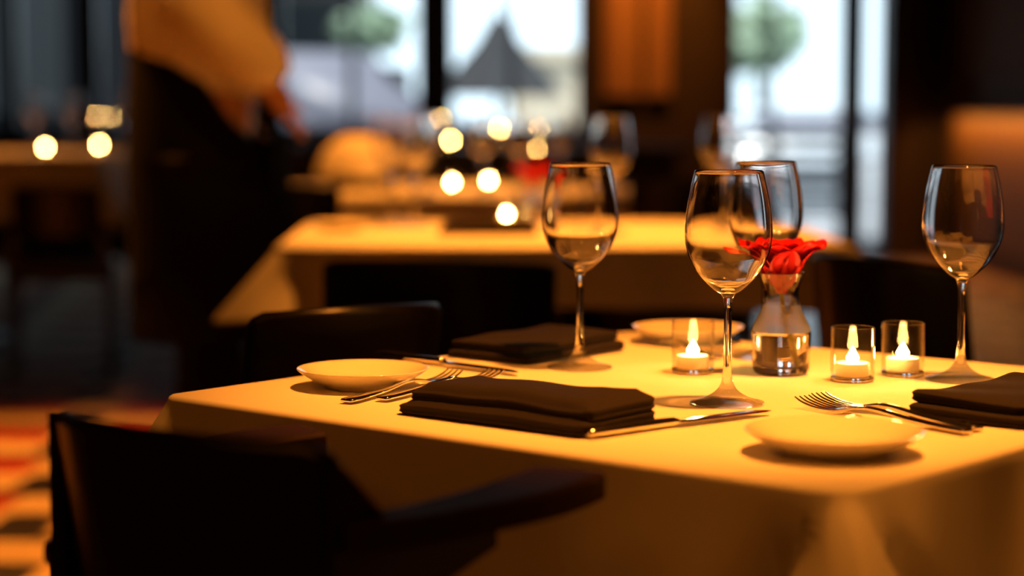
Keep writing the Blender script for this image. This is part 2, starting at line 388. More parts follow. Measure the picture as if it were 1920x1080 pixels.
# ---------------------------------------------------------------- furniture builders
def cloth_mesh(a, b, hang, seed, flare=.45, wav=.010, near=1):
    r_ = random.Random(seed); ph = [r_.uniform(0, 6) for _ in range(8)]
    out = rrect(a, b, .018, 12, 40); rings = []
    for s in (.02, .15, .3, .45, .6, .75, .88, .96): rings.append([(x*s, y*s, 0) for x, y, *_ in out])
    R = .006
    for k in range(6):
        an = PI/2*k/5
        rings.append([(x-nx*R+nx*R*math.sin(an), y-ny*R+ny*R*math.sin(an), -R+R*math.cos(an)) for x, y, nx, ny, dc, q in out])
    N = 22
    for k in range(1, N+1):
        d = (hang-R)*k/N; ring = []
        for i, (x, y, nx, ny, dc, q) in enumerate(out):
            an = 2*PI*i/len(out)
            w_ = .010+.34*d
            cn = math.exp(-(dc/w_)**2)
            val = math.exp(-((dc-1.9*w_)/(.8*w_))**2)
            fold = (d/hang)*(wav*math.sin(9*an+ph[0]+2*d)+wav*.7*math.sin(17*an+ph[1]+ph[2]*d)+wav*.4*math.sin(31*an+ph[3]))*(1-cn)
            o_ = .03*d + cn*d*flare*1.6*(near if q == 2 else 1) - val*d*.16*min(1, d/.04) + fold
            cx = (.7071*(1 if q in (0, 3) else -1), .7071*(1 if q in (0, 1) else -1))
            dx, dy = nx*(1-cn)+cx[0]*cn, ny*(1-cn)+cx[1]*cn
            ring.append((x+dx*o_, y+dy*o_, -R-d-.05*cn*d+ (d/hang)*.006*math.sin(5*an+ph[4])))
        rings.append(ring)
    return rings_mesh(rings, True, False)
def table(name, c, a, b, rz, ztop, label, clabel, hang, seed, flare=.40, wav=.010, near=1):
    t = thing(name, (c[0], c[1], 0), rz, label, 'table')
    obj('tabletop', bbox((-a+.012, -b+.012, ztop-.034), (a-.012, b-.012, ztop-.003), .004), M['darkwood'], t)
    obj('pedestal', lathe([(0, .03), (.05, .03), (.04, .08), (.035, ztop-.1), (.09, ztop-.035), (0, ztop-.035)], 24), M['metal'], t)
    obj('base', lathe([(0, 0), (.26, 0), (.26, .015), (.06, .035), (0, .035)], 40), M['metal'], t)
    cl = obj('tablecloth', cloth_mesh(a, b, hang, seed, flare, wav, near), M['cloth']); cl.location = (c[0], c[1], ztop); cl.rotation_euler = (0, 0, rz)
    so = cl.modifiers.new('thickness', 'SOLIDIFY'); so.thickness = .0012; so.offset = -1
    tag(cl, clabel, 'tablecloth')
    return t
def chair(name, A, B, label, arms=False, arm_h=.745, seat_d=.40, face=1):
    """A, B: world top corners of the backrest; the chair faces away from the viewer"""
    A, B = Vector(A), Vector(B); mid = (A+B)/2; v = (B-A); v.z = 0; W = v.length; hw = W/2
    rz = math.atan2(v.y, v.x) + (0 if face > 0 else PI)
    top = (A.z+B.z)/2
    t = thing(name, (mid.x, mid.y, 0), rz, label, 'chair')          # local +y is the way it faces
    sw = max(hw, .205); zt0 = A.z-top; zt1 = B.z-top
    # backrest: bent slab leaning back
    rings = []; N = 24; th = .018; z0 = .56
    bulge = .055
    bm = bmesh.new(); rows = []
    for k in range(N+1):
        u = -1+2*k/N
        yy = -bulge*(1-u*u); ztp = top+(zt0*(1-u)+zt1*(1+u))/2*(1 if face > 0 else 1)+.008*(1-u*u)
        if abs(u) > .93: ztp -= .006*(abs(u)-.93)/.07
        col = []
        for z, y2 in ((z0, 0), (ztp-.10, -0.0), (ztp-.006, 0), (ztp, .006), (ztp, th-.006), (ztp-.006, th), (ztp-.10, th), (z0, th)):
            lean = (top-z)*.16
            col.append(bm.verts.new((u*hw, yy+y2+lean, z)))
        rows.append(col)
    for a_, b_ in zip(rows, rows[1:]):
        for q in range(8): bm.faces.new((a_[q], a_[(q+1) % 8], b_[(q+1) % 8], b_[q]))
    bm.faces.new(rows[0]); bm.faces.new(rows[-1][::-1])
    br = obj('backrest', bm, M['chair'], t, True); bv = br.modifiers.new('edge', 'BEVEL'); bv.width = .004; bv.segments = 2; bv.limit_method = 'ANGLE'; bv.harden_normals = True
    yb = .05
    obj('seat', bbox((-sw, yb, .42), (sw, yb+seat_d, .455), .014, 3), M['seat'], t)
    obj('seat_frame', bbox((-sw+.01, yb+.01, .38), (sw-.01, yb+seat_d-.01, .42), .004), M['chair'], t)
    for s in (-1, 1):
        x_ = s*(sw-.022)
        obj('leg', sweep([Vector((x_, yb+seat_d-.04, .38)), Vector((x_, yb+seat_d-.03, .2)), Vector((x_, yb+seat_d-.02, 0))], lambda i: [(-.016, -.016), (.016, -.016), (.016, .016), (-.016, .016)], up=Vector((0, 1, 0))), M['chair'], t, False)
        xt = s*(hw-.02)
        obj('leg', sweep([Vector((x_, yb-.03, 0)), Vector((x_, yb+.012, .3)), Vector((x_, yb+.02, .45)), Vector((xt, .045, .62)), Vector((xt, .03, .70))], lambda i: [(-.013, -.013), (.013, -.013), (.013, .013), (-.013, .013)], up=Vector((0, 1, 0))), M['chair'], t, False)
        if arms:
            L = arms; xa = s*(hw+.002)
            pts = [Vector((xa, .012, arm_h)), Vector((xa+s*.010, L*.3, arm_h-.001)), Vector((xa+s*.012, L*.6, arm_h)), Vector((xa+s*.004, L*.85, arm_h+.001)), Vector((xa-s*.006, L, arm_h+.002))]
            pts = [Vector(p) for p in catmull([tuple(p) for p in pts], 5)]
            def sec(i, n=len(pts)):
                h_ = .010; w_ = .014+.016*min(1, i/(n*.6))
                return [(-w_, -h_), (w_, -h_), (w_, h_-.003), (w_-.003, h_), (-w_+.003, h_), (-w_, h_-.003)]
            obj('arm', sweep(pts, sec), M['armwood'], t, False)
            # shaped shoulder that rises from the arm to the corner of the backrest
            bm = bmesh.new(); prof = [(0, top-.004), (.012, top-.012), (.028, arm_h+.03), (.05, arm_h+.008), (.16, arm_h-.012), (.16, arm_h-.03), (.10, arm_h-.05), (.05, .60), (.0, .58)]
            A_ = [bm.verts.new((xa-.008, y_, z_)) for y_, z_ in prof]; B_ = [bm.verts.new((xa+.008, y_, z_)) for y_, z_ in prof]
            bm.faces.new(A_); bm.faces.new(B_[::-1])
            for q in range(len(prof)): bm.faces.new((A_[q], A_[(q+1) % len(prof)], B_[(q+1) % len(prof)], B_[q]))
            obj('arm_bracket', bm, M['chair'], t, False)
    return t

# ---------------------------------------------------------------- front table
N_ = P(1525, 915, .75); N_ = Vector((N_.x, N_.y, 0))
e1 = Vector((-.76, .65, 0)).normalized(); e2 = Vector((.65, .76, 0)).normalized()
N_ = N_-e1*.030; TA, TB = .781, .76
tc_ = N_+e1*TA/2+e2*TB/2
TR = math.atan2(e2.y, e2.x)
table('dining_table', (tc_.x, tc_.y), TB/2, TA/2, TR, .75, 'square pedestal table nearest the viewer under a white cloth', 'white linen tablecloth on the nearest square table, hanging in a corner fold', .20, 3, near=2.3)
ZT = .7503
ANG1 = math.atan2(e1.y, e1.x)

# stemware
def glass_parts(root, m, s=1.0, n=72, H=.222, wid=1.0):
    k = H/.222
    mf = M['footglass'] if m is M['glass'] else m
    foot = [(0, 0), (.030, 0), (.0348, .0006), (.0355, .0016), (.0345, .0026), (.027, .0042), (.018, .0078), (.0105, .013), (.0064, .019), (.0048, .026)]
    stem = [(.0048, .026), (.0040, .035), (.0037, .055), (.0037, .080), (.0041, .094), (.0050, .1015)]
    bo = [(.0050, .1015), (.0072, .1055), (.0125, .1085), (.0215, .1165), (.0300, .1265), (.0365, .1385), (.0402, .150), (.0415, .162), (.0408, .176), (.0388, .192), (.0355, .209), (.0327, .2212)]
    t = .0011
    bi = [(.0322, .222), (.0327-t, .2212), (.0355-t, .209), (.0388-t, .192), (.0408-t, .176), (.0415-t, .162), (.0402-t, .150), (.0365-t, .1388), (.0298-t, .1275), (.0210, .1182), (.0120, .1115), (.0050, .1092), (0, .1087)]
    sc_ = lambda L: [(r*wid, z*k) for r, z in L]
    obj('foot', lathe(catmull(sc_(foot), 3), n), mf, root, normals=False)
    obj('stem', lathe(catmull(sc_(stem), 4), n), m, root, normals=False)
    prof = catmull(sc_(bo), 4)+catmull(sc_(bi), 4)
    obj('bowl', lathe([(max(r, 0), z) for r, z in prof], n), m, root, normals=False)
g1 = P(1363, 757, ZT)
wg = thing('wine_glass', g1, 0, 'empty wine glass nearest the viewer, behind the knife tip', 'wine glass', 'wine glasses on the front table')
glass_parts(wg, M['glass'])
GR = 'wine glasses on the front table'
for px, py, lb in ((1087, 690, 'empty wine glass left of the tealights, behind the folded napkin'), (1433, 671, 'empty wine glass behind the vase with the red rose'), (1800, 713, 'empty wine glass farthest right, beside the napkin at the edge of the picture')):
    dup(wg, P(px, py, ZT), random.uniform(0, 6), lb, GR)

# candle holders and tealights
def holder_mesh():
    R, H, t = .0226, .056, .0016
    t_ = thing('candle_holder', (0, 0, 0), 0, None, 'candle holder')
    obj('wall', lathe([(R-.0002, .0052), (R, .007), (R, H-.0008), (R-.0008, H), (R-t, H-.0008), (R-t, .0075), (R-t-.0006, .0052)], 56), M['tglass'], t_, normals=False)
    obj('base', lathe([(0, 0), (R-.003, 0), (R-.0008, .0010), (R-.0001, .0030), (R-.0002, .0050), (R-.0008, .0052), (0, .0048)], 56), M['glass'], t_, normals=False)
    return t_
h1 = P(1299, 699, ZT)
hold = holder_mesh(); hold.location = h1
tag(hold, 'clear glass candle holder left of the rose vase', 'candle holder', 'glass candle holders on the front table')
can = thing('tealight_candle', h1+Vector((0, 0, .0056)), 0, 'lit tealight inside the glass holder left of the rose vase', 'candle', 'lit tealights on the front table')
obj('wax', lathe([(0, 0), (.0172, 0), (.0176, .001), (.0176, .0128), (.0168, .0135), (.015, .0133), (.004, .0131), (0, .0131)], 40), M['wax'], can)
obj('wick', sweep([Vector((0, 0, .011)), Vector((.0003, 0, .014)), Vector((.001, 0, .017))], lambda i: circ(.0006, .0006, 6), up=Vector((0, 1, 0))), M['wick'], can)
fl = [(0, .0142), (.0034, .0150), (.0058, .0166), (.0064, .0188), (.0050, .0215), (.0032, .0245), (.0016, .0275), (0, .0300)]
obj('flame', lathe(fl, 12), M['flame'], can)
for px, py, a_, b_ in ((1598, 714, 'clear glass candle holder right of the rose vase', 'lit tealight inside the glass holder right of the rose vase'),
                       (1692, 704, 'glass candle holder added for the refracted candle image by the rightmost wine glass', 'lit tealight added for the refracted candle image left of the rightmost wine glass')):  # third holder and tealight added in place of a refracted candle image
    p = P(px, py, ZT)
    dup(hold, p, 0, a_)
    dup(can, p+Vector((0, 0, .0056)), 1, b_)

# vase with rose
vp = P(1464, 701, ZT)
vo = [(0, 0), (.022, 0), (.0265, .0015), (.0290, .005), (.0302, .012), (.0308, .030), (.0312, .043), (.0300, .050), (.0262, .058), (.0215, .067), (.0186, .077), (.0178, .085), (.0188, .094), (.0212, .102), (.0235, .108)]
vi = [(.0228, .1085), (.0198, .102), (.0174, .094), (.0164, .085), (.0171, .077), (.0200, .067), (.0247, .058), (.0285, .050), (.0297, .043), (.0293, .030), (.0287, .014), (.0265, .0095), (.018, .008), (0, .0078)]
vg = glass('fogged_carafe_glass'); nt = vg.node_tree; g_ = [x for x in nt.nodes if x.type == 'BSDF_GLASS'][0]
tcn = nt.nodes.new('ShaderNodeTexCoord'); sp_ = nt.nodes.new('ShaderNodeSeparateXYZ'); cr = nt.nodes.new('ShaderNodeValToRGB')
mu = nt.nodes.new('ShaderNodeMath'); mu.operation = 'MULTIPLY'; mu.inputs[1].default_value = 9.2
nt.links.new(tcn.outputs['Object'], sp_.inputs[0]); nt.links.new(sp_.outputs[2], mu.inputs[0]); nt.links.new(mu.outputs[0], cr.inputs[0])
el = cr.color_ramp.elements; el[0].position = .415; el[0].color = (0, 0, 0, 1); el[1].position = .43; el[1].color = (.45, .45, .45, 1)
e_ = el.new(.66); e_.color = (.34, .34, .34, 1); e_ = el.new(.78); e_.color = (0, 0, 0, 1)
nt.links.new(cr.outputs[0], g_.inputs['Roughness'])
vase = obj('vase', lathe([(max(0, r), z) for r, z in catmull(vo, 4)+catmull(vi, 4)], 72), vg, normals=False); vase.location = vp
tag(vase, 'small clear glass carafe vase holding a red rose between the tealights', 'vase')
wp = [(0, .0081), (.0175, .0083), (.0262, .0098), (.0284, .0142), (.0290, .030), (.0294, .043), (.0293, .0445), (0, .0442)]
wa = obj('water', lathe(wp, 64), M['water'], normals=False); wa.location = vp; tag(wa, 'clear water in the lower half of the front rose vase', 'water')
def rose_root(p, label, tiltx, n=72):
    t = thing('rose', p, 0, label, 'rose', 'red roses in the table vases'); r_ = random.Random(11)
    st = [Vector((.013, .0, .0100)), Vector((.008, .002, .035)), Vector((.002, 0, .065)), Vector((0, 0, .088))]
    st = [Vector(q) for q in catmull([tuple(q) for q in st], 4)]
    obj('stem', sweep(st, lambda i: circ(.0024, .0024, 10), up=Vector((0, 1, 0))), M['stem'], t)
    obj('leaf', petal_bm(.006, .026, .12, .1, Vector((-.002, .0, .052)), .6, .25, r_), M['stem'], t)
    specs = []
    for k in range(5): specs.append((k*2*PI/5+.35, .028, .062, .36, 1.0))
    for k in range(5): specs.append((k*2*PI/5+.9, .024, .060, .22, .8))
    for k in range(4): specs.append((k*2*PI/4+.2, .017, .056, .08, .6))
    specs.append((PI*.99, .018, .056, .66, 1.0))
    for an, wd, ln, op_, cl_ in specs:
        obj('petal', petal_bm(wd, ln, op_, cl_, Vector((0, 0, .086)), an, .010, r_), M['rose'], t)
    return t
def petal_bm(wd, ln, opening, curl, base, an, _b, r_):
    bm = bmesh.new(); U, V = 10, 12; rows = []; ph = r_.uniform(0, 6); ax = Matrix.Rotation(an, 3, 'Z')
    for j in range(V+1):
        v_ = j/V; row = []
        prof = math.sin(min(1, v_*1.15)*PI*.5)**.8*(1-.22*max(0, v_-.75)*4*.6)
        for i in range(U+1):
            u = -1+2*i/U
            r0 = .005+.010*v_+ln*opening*v_**2.3
            z = ln*v_*(1-.12*opening*v_)
            if v_ > .8: r0 += (v_-.8)*.045*curl; z -= (v_-.8)**2*.10*curl
            z += -.006*u*u*v_ + .0022*math.sin(6*u+ph)*v_*v_
            r0 += .0026*math.sin(5*u+ph*1.3)*v_*v_
            x_ = r0-u*u*wd*.42*(1-opening*.5)
            y_ = u*wd*prof
            row.append(bm.verts.new(base+ax @ Vector((x_, y_, z))))
        rows.append(row)
    for a_, b_ in zip(rows, rows[1:]):
        for i in range(U): bm.faces.new((a_[i], a_[i+1], b_[i+1], b_[i]))
    bmesh.ops.recalc_face_normals(bm, faces=bm.faces)
    bmesh.ops.solidify(bm, geom=bm.faces[:], thickness=.0005)
    return bm
rose = rose_root(vp, 'red rose with ruffled petals in the vase between the tealights', 0)

# plates
def plate_mesh(R):
    k = R/.070
    pr = [(0, .002), (.030, .002), (.036, 0), (.040, 0), (.041, .0025), (.054, .0085), (.066, .0155), (.0695, .0182), (.0700, .0192), (.0692, .0197), (.0655, .0182), (.053, .0115), (.040, .0062), (.020, .0052), (0, .005)]
    return lathe([(r*k, z) for r, z in catmull(pr, 3) if r >= -1e-9], 96)
plates = []
for px, py, r, lb in ((680, 692, .0665, 'small white side plate at the left end of the front table'), (1565, 808, .0735, 'small white side plate at the near corner of the front table'), (1290, 613, .067, 'small white side plate on the far side of the front table, behind a tealight')):
    p = P(px, py, ZT+.018); o = obj('side_plate', plate_mesh(r), M['china']); o.location = (p.x, p.y, ZT)
    tag(o, lb, 'plate', 'side plates on the front table')

# cutlery
def flat_sec(w_, t_): return [(-w_, 0), (-w_*.75, -t_), (0, -t_*1.15), (w_*.75, -t_), (w_, 0), (w_*.75, t_), (0, t_*1.15), (-w_*.75, t_)]
def strip(data, name, parent, m=None):
    data = catmull(data, 4)
    pts = [Vector((d[0], d[1], d[2])) for d in data]
    return obj(name, sweep(pts, lambda i: flat_sec(data[i][3], data[i][4])), m or M['steel'], parent)
def fork(p0, ang, label, pitch=0, group='forks on the front table'):
    t = thing('fork', p0, ang, label, 'fork', group)                # local +x runs from the handle end to the tines
    strip([(0, 0, .0035, .0050, .0014), (.003, 0, .0036, .0085, .0018), (.03, 0, .0038, .0072, .0018), (.07, 0, .0055, .0045, .0019), (.10, 0, .0085, .0030, .0021), (.120, 0, .0092, .0030, .0020)], 'handle', t)
    strip([(.119, 0, .0092, .0030, .0020), (.130, 0, .0080, .0070, .0013), (.140, 0, .0058, .0108, .0011), (.151, 0, .0040, .0120, .0010), (.156, 0, .0036, .0118, .0010)], 'head', t)
    for k in range(4):
        y = -.0096+.0064*k
        strip([(.153, y, .0037, .0020, .0009), (.165, y, .0032, .0017, .0009), (.180, y*.98, .0040, .0015, .0009), (.195, y*.95, .0068, .0012, .0008), (.204, y*.93, .0105, .0005, .0005)], 'tine', t)
    return t
def knife(p0, ang, label):
    t = thing('knife', p0, ang, label, 'knife', 'knives on the front table')
    strip([(0, 0, .0045, .0060, .0020), (.003, 0, .0048, .0092, .0034), (.03, 0, .0050, .0085, .0036), (.075, 0, .0050, .0062, .0036), (.098, 0, .0050, .0052, .0034), (.103, 0, .0050, .0062, .0030)], 'handle', t)
    strip([(.102, 0, .0045, .0060, .0012), (.115, .0008, .0042, .0090, .0009), (.16, .0012, .0040, .0100, .0008), (.195, .0006, .0040, .0088, .0008), (.212, -.002, .0040, .0050, .0007), (.219, -.004, .0040, .0006, .0005)], 'blade', t)
    return t
def lay(fn, a, b, label, **k):
    A = P(a[0], a[1], ZT+.002); B = P(b[0], b[1], ZT+.004); return fn(Vector((A.x, A.y, ZT)), math.atan2(B.y-A.y, B.x-A.x), label, **k)
lay(fork, (650, 754), (905, 692), 'fork left of its twin, tucked under the front napkin beside the left plate')
lay(fork, (716, 750), (970, 694), 'fork right of its twin, mostly hidden under the front napkin')
lay(knife, (1099, 818), (1425, 771), 'knife lying right of the front napkin, pointing at the nearest wine glass')
f3 = lay(fork, (1815, 812), (1485, 752), 'fork behind the near corner plate with its tines towards the nearest glass')
lay(fork, (1834, 806), (1524, 747), 'second fork lying just behind the one at the near corner plate')
lay(knife, (712, 668), (985, 699), 'knife lying between the left plate and the far napkin')
lay(fork, (1345, 672), (1195, 627), 'fork lying in front of the far side plate')

# napkins
def napkin(px_c, py_c, L, Wd, rz, label, seed, H=.020):
    c = P(px_c, py_c, ZT+.004); t = thing('napkin', (c.x, c.y, ZT), rz, label, 'napkin', 'folded black napkins on the front table')
    r_ = random.Random(seed); ph = [r_.uniform(0, 6) for _ in range(6)]
    def sag(x, y):
        if seed != 1: return 0
        d_ = min(L/2-abs(x), Wd/2-abs(y)); q_ = max(0, min(1, 1-d_/.024)); return -.0068*q_*q_*(3-2*q_)
    def slab(name, a, b, z0, h, ox, oy, layers, rest):
        out = rrect(a, b, .012, 8, 18); rings = []
        K = 6*layers
        for s in (.05, .3, .6, .85): rings.append([(x*s+ox, y*s+oy, z0+sag(x*s, y*s)+wob(x*s+ox, y*s+oy)*rest) for x, y, *_ in out])
        for k in range(K+1):
            v_ = k/K; ins = .5*h*(1-math.sqrt(max(0, 1-(2*v_-1)**2)))*.9 + .0016*abs(math.cos(PI*v_*layers)) + .0006
            rings.append([(x-nx*ins+ox, y-ny*ins+oy, z0+sag(x, y)+h*v_*(1+.25*math.sin(8*x+ph[0]))+wob(x+ox, y+oy)*(rest+.35*v_)) for x, y, nx, ny, dc, q in out])
        for s in (.85, .6, .3, .05): rings.append([(x*s+ox, y*s+oy, z0+sag(x*s, y*s)+h*(1+.25*math.sin(8*x*s+ph[0]))+wob(x*s+ox, y*s+oy)*(rest+.35)) for x, y, *_ in out])
        return obj(name, rings_mesh(rings), M['napkin'], t)
    def wob(x, y): return .0020*math.sin(26*x+ph[1])*math.cos(20*y+ph[2])+.0013*math.sin(60*x+ph[3]+30*y)+.0012
    slab('lower_fold', L/2, Wd/2, .0075 if seed == 1 else .001, H*.50, 0, 0, 2, .1)
    slab('upper_fold', L/2-.004, Wd/2-.004, (.0078 if seed == 1 else .0013)+H*.50, H*.50, .003, .005, 2, .45)
    return t
napkin(984, 778, .225, .112, ANG1+PI, 'folded black napkin lying nearest the viewer on top of two forks', 1)
napkin(1008, 657, .185, .125, TR, 'folded black napkin on the far left side of the front table', 2)
napkin(1912, 762, .215, .125, TR, 'folded black napkin at the right edge of the picture', 5)

# ---------------------------------------------------------------- chairs around
def corner(px, py, y): return D(px, py, y)
chair('armchair', corner(104, 770, 1.50), corner(602, 838, 1.30), 'black wooden armchair in the left foreground with its back to the viewer', arms=.255, arm_h=.748)
chair('dining_chair', corner(478, 588, 2.33), corner(832, 570, 2.50), 'black chair on the left far side of the front table, behind the left plate')
chair('dining_chair', corner(1520, 478, 3.02), corner(1800, 505, 2.82), 'black chair behind the right tealight and the front table')
chair('dining_chair', corner(606, 490, 3.25), corner(1044, 498, 3.30), 'black chair pulled up to the near side of the second table')

# ---------------------------------------------------------------- second table
FC = (.10, 4.58); table('dining_table', FC, .60, .50, math.radians(1.5), .75, 'pedestal table behind the front one under a bright white cloth', 'white tablecloth on the second table with short ruffled corners', .13, 12, .8, .022)
FG = 'blurred wine glasses on the tables behind'
fg = thing('wine_glass', D(1145, 437, 4.5)*1, 0, 'tall blurred wine glass on the second table, right of the left front glass', 'wine glass', FG)
fg.location = P(1145, 437, .751); glass_parts(fg, M['glass'], n=48, H=.262, wid=1.12)
for px, py, z, lb in ((1350, 428, .751, 'tall blurred wine glass on the second table behind the nearest glass'),
        (737, 419, .751, 'tall blurred wine glass on the second table, left of the pair with glowing stems'),
        (777, 424, .751, 'tall blurred wine glass on the second table, right of the pair with glowing stems'),
        (1052, 352, .751, 'blurred wine glass on the third table behind the distant red rose'),
        (975, 362, .751, 'blurred wine glass on the third table just left of the distant rose'),
        (700, 345, .751, 'blurred wine glass at the left end of the third table'),
        (800, 365, .751, 'blurred wine glass on the third table left of its tealights'),
        (905, 362, .751, 'blurred wine glass on the third table right of its tealights')):
    dup(fg, P(px, py, z), random.uniform(0, 6), lb, FG)
def light(px, py, y, ztab, lh, lc, scale=1, group='tealights glowing on the tables behind'):
    p = D(px, py, y); q = Vector((p.x, y, ztab))
    dup(hold, q, 0, lh, 'glass candle holders on the tables behind')
    dup(can, q+Vector((0, 0, .0056)), 0, lc, group, None if scale == 1 else (scale,)*3)
light(950, 403, 4.85, .751, 'small candle holder on the second table', 'tealight on the second table, left of the distant rose')
v2 = P(997, 420, .751)
o = vase.copy(); C.objects.link(o); o.location = v2; o['label'] = 'small blurred vase with a red rose on the second table'
r2 = dup(rose, v2, 2.2, 'blurred red rose on the second table, left of the left front glass')
np_ = dup([x for x in bpy.data.objects if x.name == 'napkin'][0], P(915, 438, .751)-Vector((0, 0, 0)), 0, 'dark napkin lying on the second table', 'napkins on the second table')
o = plates[0] if plates else [x for x in bpy.data.objects if x.name == 'side_plate'][0].copy(); C.objects.link(o); o.location = P(640, 432, .751); o['label'] = 'blurred side plate at the left end of the second table'; o['group'] = 'plates on the second table'

# third table and its lights
table('dining_table', (-.12, 7.0), .98, .62, math.radians(-2), .75, 'long table third from the viewer under a dim cloth', 'dim white tablecloth on the third table with candles', .16, 21)
light(848, 338, 6.95, .751, 'candle holder on the third table, left of the two', 'tealight on the third table, left of the two')
light(916, 333, 7.15, .751, 'candle holder on the third table, right of the two', 'tealight on the third table, right of the two')
chair('dining_chair', corner(500, 350, 5.7), corner(640, 352, 5.75), 'black chair at the left end of the third table')
chair('dining_chair', corner(1180, 330, 5.6), corner(1360, 345, 5.55), 'black chair at the right end of the third table')
# white draped armchair mound left on the third table: folded linen pile
t = thing('bread_basket', P(672, 352, .751), .2, 'low basket heaped under a white cloth at the left end of the third table', 'basket')
obj('basket', lathe([(0, 0), (.10, 0), (.125, .06), (.13, .07), (.122, .068), (.095, .006), (0, .006)], 40), M['darkwood'], t)
bm = bmesh.new(); n = 64; rows = []; top = bm.verts.new((0, 0, .185))
for z, rr in ((.18, .04), (.165, .075), (.135, .108), (.10, .128), (.07, .137), (.045, .142)):
    rows.append([bm.verts.new((rr*(1+.06*math.sin(7*2*PI*k/n)*(1-z/.2)+.05*math.sin(3*2*PI*k/n))*math.cos(2*PI*k/n), rr*(1+.06*math.sin(7*2*PI*k/n)*(1-z/.2))*math.sin(2*PI*k/n), z+.006*math.sin(5*2*PI*k/n))) for k in range(n)])
for k in range(n): bm.faces.new((top, rows[0][k], rows[0][(k+1) % n]))
for a_, b_ in zip(rows, rows[1:]):
    for k in range(n): bm.faces.new((a_[k], b_[k], b_[(k+1) % n], a_[(k+1) % n]))
obj('linen_cover', bm, M['cloth'], t)
for px, py, yy, s_, lb in ((735, 303, 6.7, .30, 'lowest tiny candle, added as a glass glint beside the basket'), (772, 262, 7.0, .28, 'tiny candle added as a glint on the tallest stand left of the tealights'),
        (808, 280, 7.35, .32, 'tiny candle added as a glint just left of the third table tealights'), (1007, 280, 6.9, .32, 'tiny candle added as a glint above the distant rose'), (962, 282, 7.4, .22, 'faintest tiny candle, added as a glint left of the distant rose')):
    p = D(px, py, yy); q = Vector((p.x, yy, .7515)); hh = p.z-.7515-.018*s_  # tiny flames added where the glasses would glint
    if hh > .03:
        st = obj('candle_stand', lathe([(0, 0), (.025, 0), (.025, .004), (.005, .008), (.005, hh-.004), (.014, hh), (0, hh)], 20), M['metal']); st.location = q
        tag(st, 'thin metal stand under the '+lb, 'candle stand', 'candle stands on the third table')
    dup(can, q+Vector((0, 0, max(hh, 0)+.0003)), 0, lb, 'tiny candles added as glints on the third table', (s_,)*3)
# service counter behind
cy = 9.3
t = thing('service_counter', (-.25, cy, 0), 0, 'dark wooden service counter with candles at the back of the room', 'counter')
obj('body', bbox((-.9, -.2, 0), (1.0, .25, .82), .01), M['darkwood'], t); obj('worktop', bbox((-.95, -.26, .82), (1.05, .28, .86), .008), M['darkwood'], t)
for k in range(3): d_ = obj('door', bbox((-.86+.62*k, -.225, .1), (-.28+.62*k, -.2, .78), .006), M['darkwood'], t); obj('knob', lathe_into(bmesh.new(), [(0, 0), (.014, 0), (.014, .02), (0, .02)], 12, (-.33+.62*k, -.24, .5)), M['steel'], d_)
cg = 'candles on the service counter'  # the smaller, dimmer and pale ones are added for glints in glass
for px, py, s_, ztb, lb in ((845, 262, .85, .861, 'largest and brightest candle on the service counter'), (892, 250, .75, .861, 'bright candle right of the brightest one on the counter'),
        (806, 246, .4, .861, 'small candle added as a glass glint near the left end of the counter'), (826, 222, .36, .861, 'dim candle added as a high glass glint at the left of the counter'),
        (937, 240, .62, .861, 'pale candle added for a glass sparkle near the middle of the counter'), (982, 236, .34, .861, 'dim candle added as a glass glint near the right end of the counter'), (1012, 240, .28, .861, 'faint candle added as a glass glint at the right end of the counter')):
    p = D(px, py, cy-.12+.0006*(px-900)); hh = p.z-.861-.026*s_
    q = Vector((p.x, p.y, .8613))
    if hh > .004:
        st = obj('candle_stand', lathe([(0, 0), (.02, 0), (.02, .004), (.006, .008), (.006, hh-.004), (.02, hh), (0, hh)] if hh > .02 else [(0, 0), (.02, 0), (.02, hh), (0, hh)], 20), M['metal']); st.location = q
        tag(st, 'small metal stand under the ' + lb, 'candle stand', 'candle stands on the service counter')
    dup(can, q+Vector((0, 0, max(hh, 0)+.0005)), 0, lb, cg, (s_,)*3)

# far left table
table('dining_table', (-2.55, 9.0), .95, .95, math.radians(-3), .84, 'high table far left in the room under a white cloth', 'dim tablecloth on the far left table with a hanging corner', .26, 31)
light(85, 272, 8.6, .841, 'candle holder on the far left table, left of the two', 'tealight on the far left table, left of the two')
light(186, 259, 9.2, .841, 'candle holder on the far left table, right of the two', 'tealight on the far left table, right of the two')
for px, py, yy, lb in ((60, 0, 8.9, 'blurred wine glass at the left edge of the far left table'), (130, 0, 9.1, 'blurred wine glass between the two tealights of the far left table'), (225, 0, 9.4, 'blurred wine glass right of the tealights on the far left table'), (258, 0, 9.0, 'blurred wine glass at the right end of the far left table')):
    dup(fg, Vector((D(px, 0, yy).x, yy, .841)), 0, lb, FG)
chair('dining_chair', corner(20, 350, 7.4), corner(190, 352, 7.45), 'black chair in front of the far left table')
for k, (px, py) in enumerate(((180, 218), (208, 218))):  # stands and flames added for reflections in the table's glasses
    p = D(px, py, 9.75); q = Vector((p.x, p.y, .8413)); hh = p.z-.841-.008
    st = obj('candle_stand', lathe([(0, 0), (.03, 0), (.03, .005), (.006, .01), (.006, hh-.004), (.02, hh), (0, hh)], 20), M['metal']); st.location = q
    tag(st, ['left', 'right'][k]+' thin stand added under a glint candle at the back of the far left table', 'candle stand', 'thin candle stands')
    dup(can, q+Vector((0, 0, hh+.0005)), 0, ['left', 'right'][k]+' small raised candle added as a glass glint behind the far left table', 'raised candles added as glints', (.34,)*3)

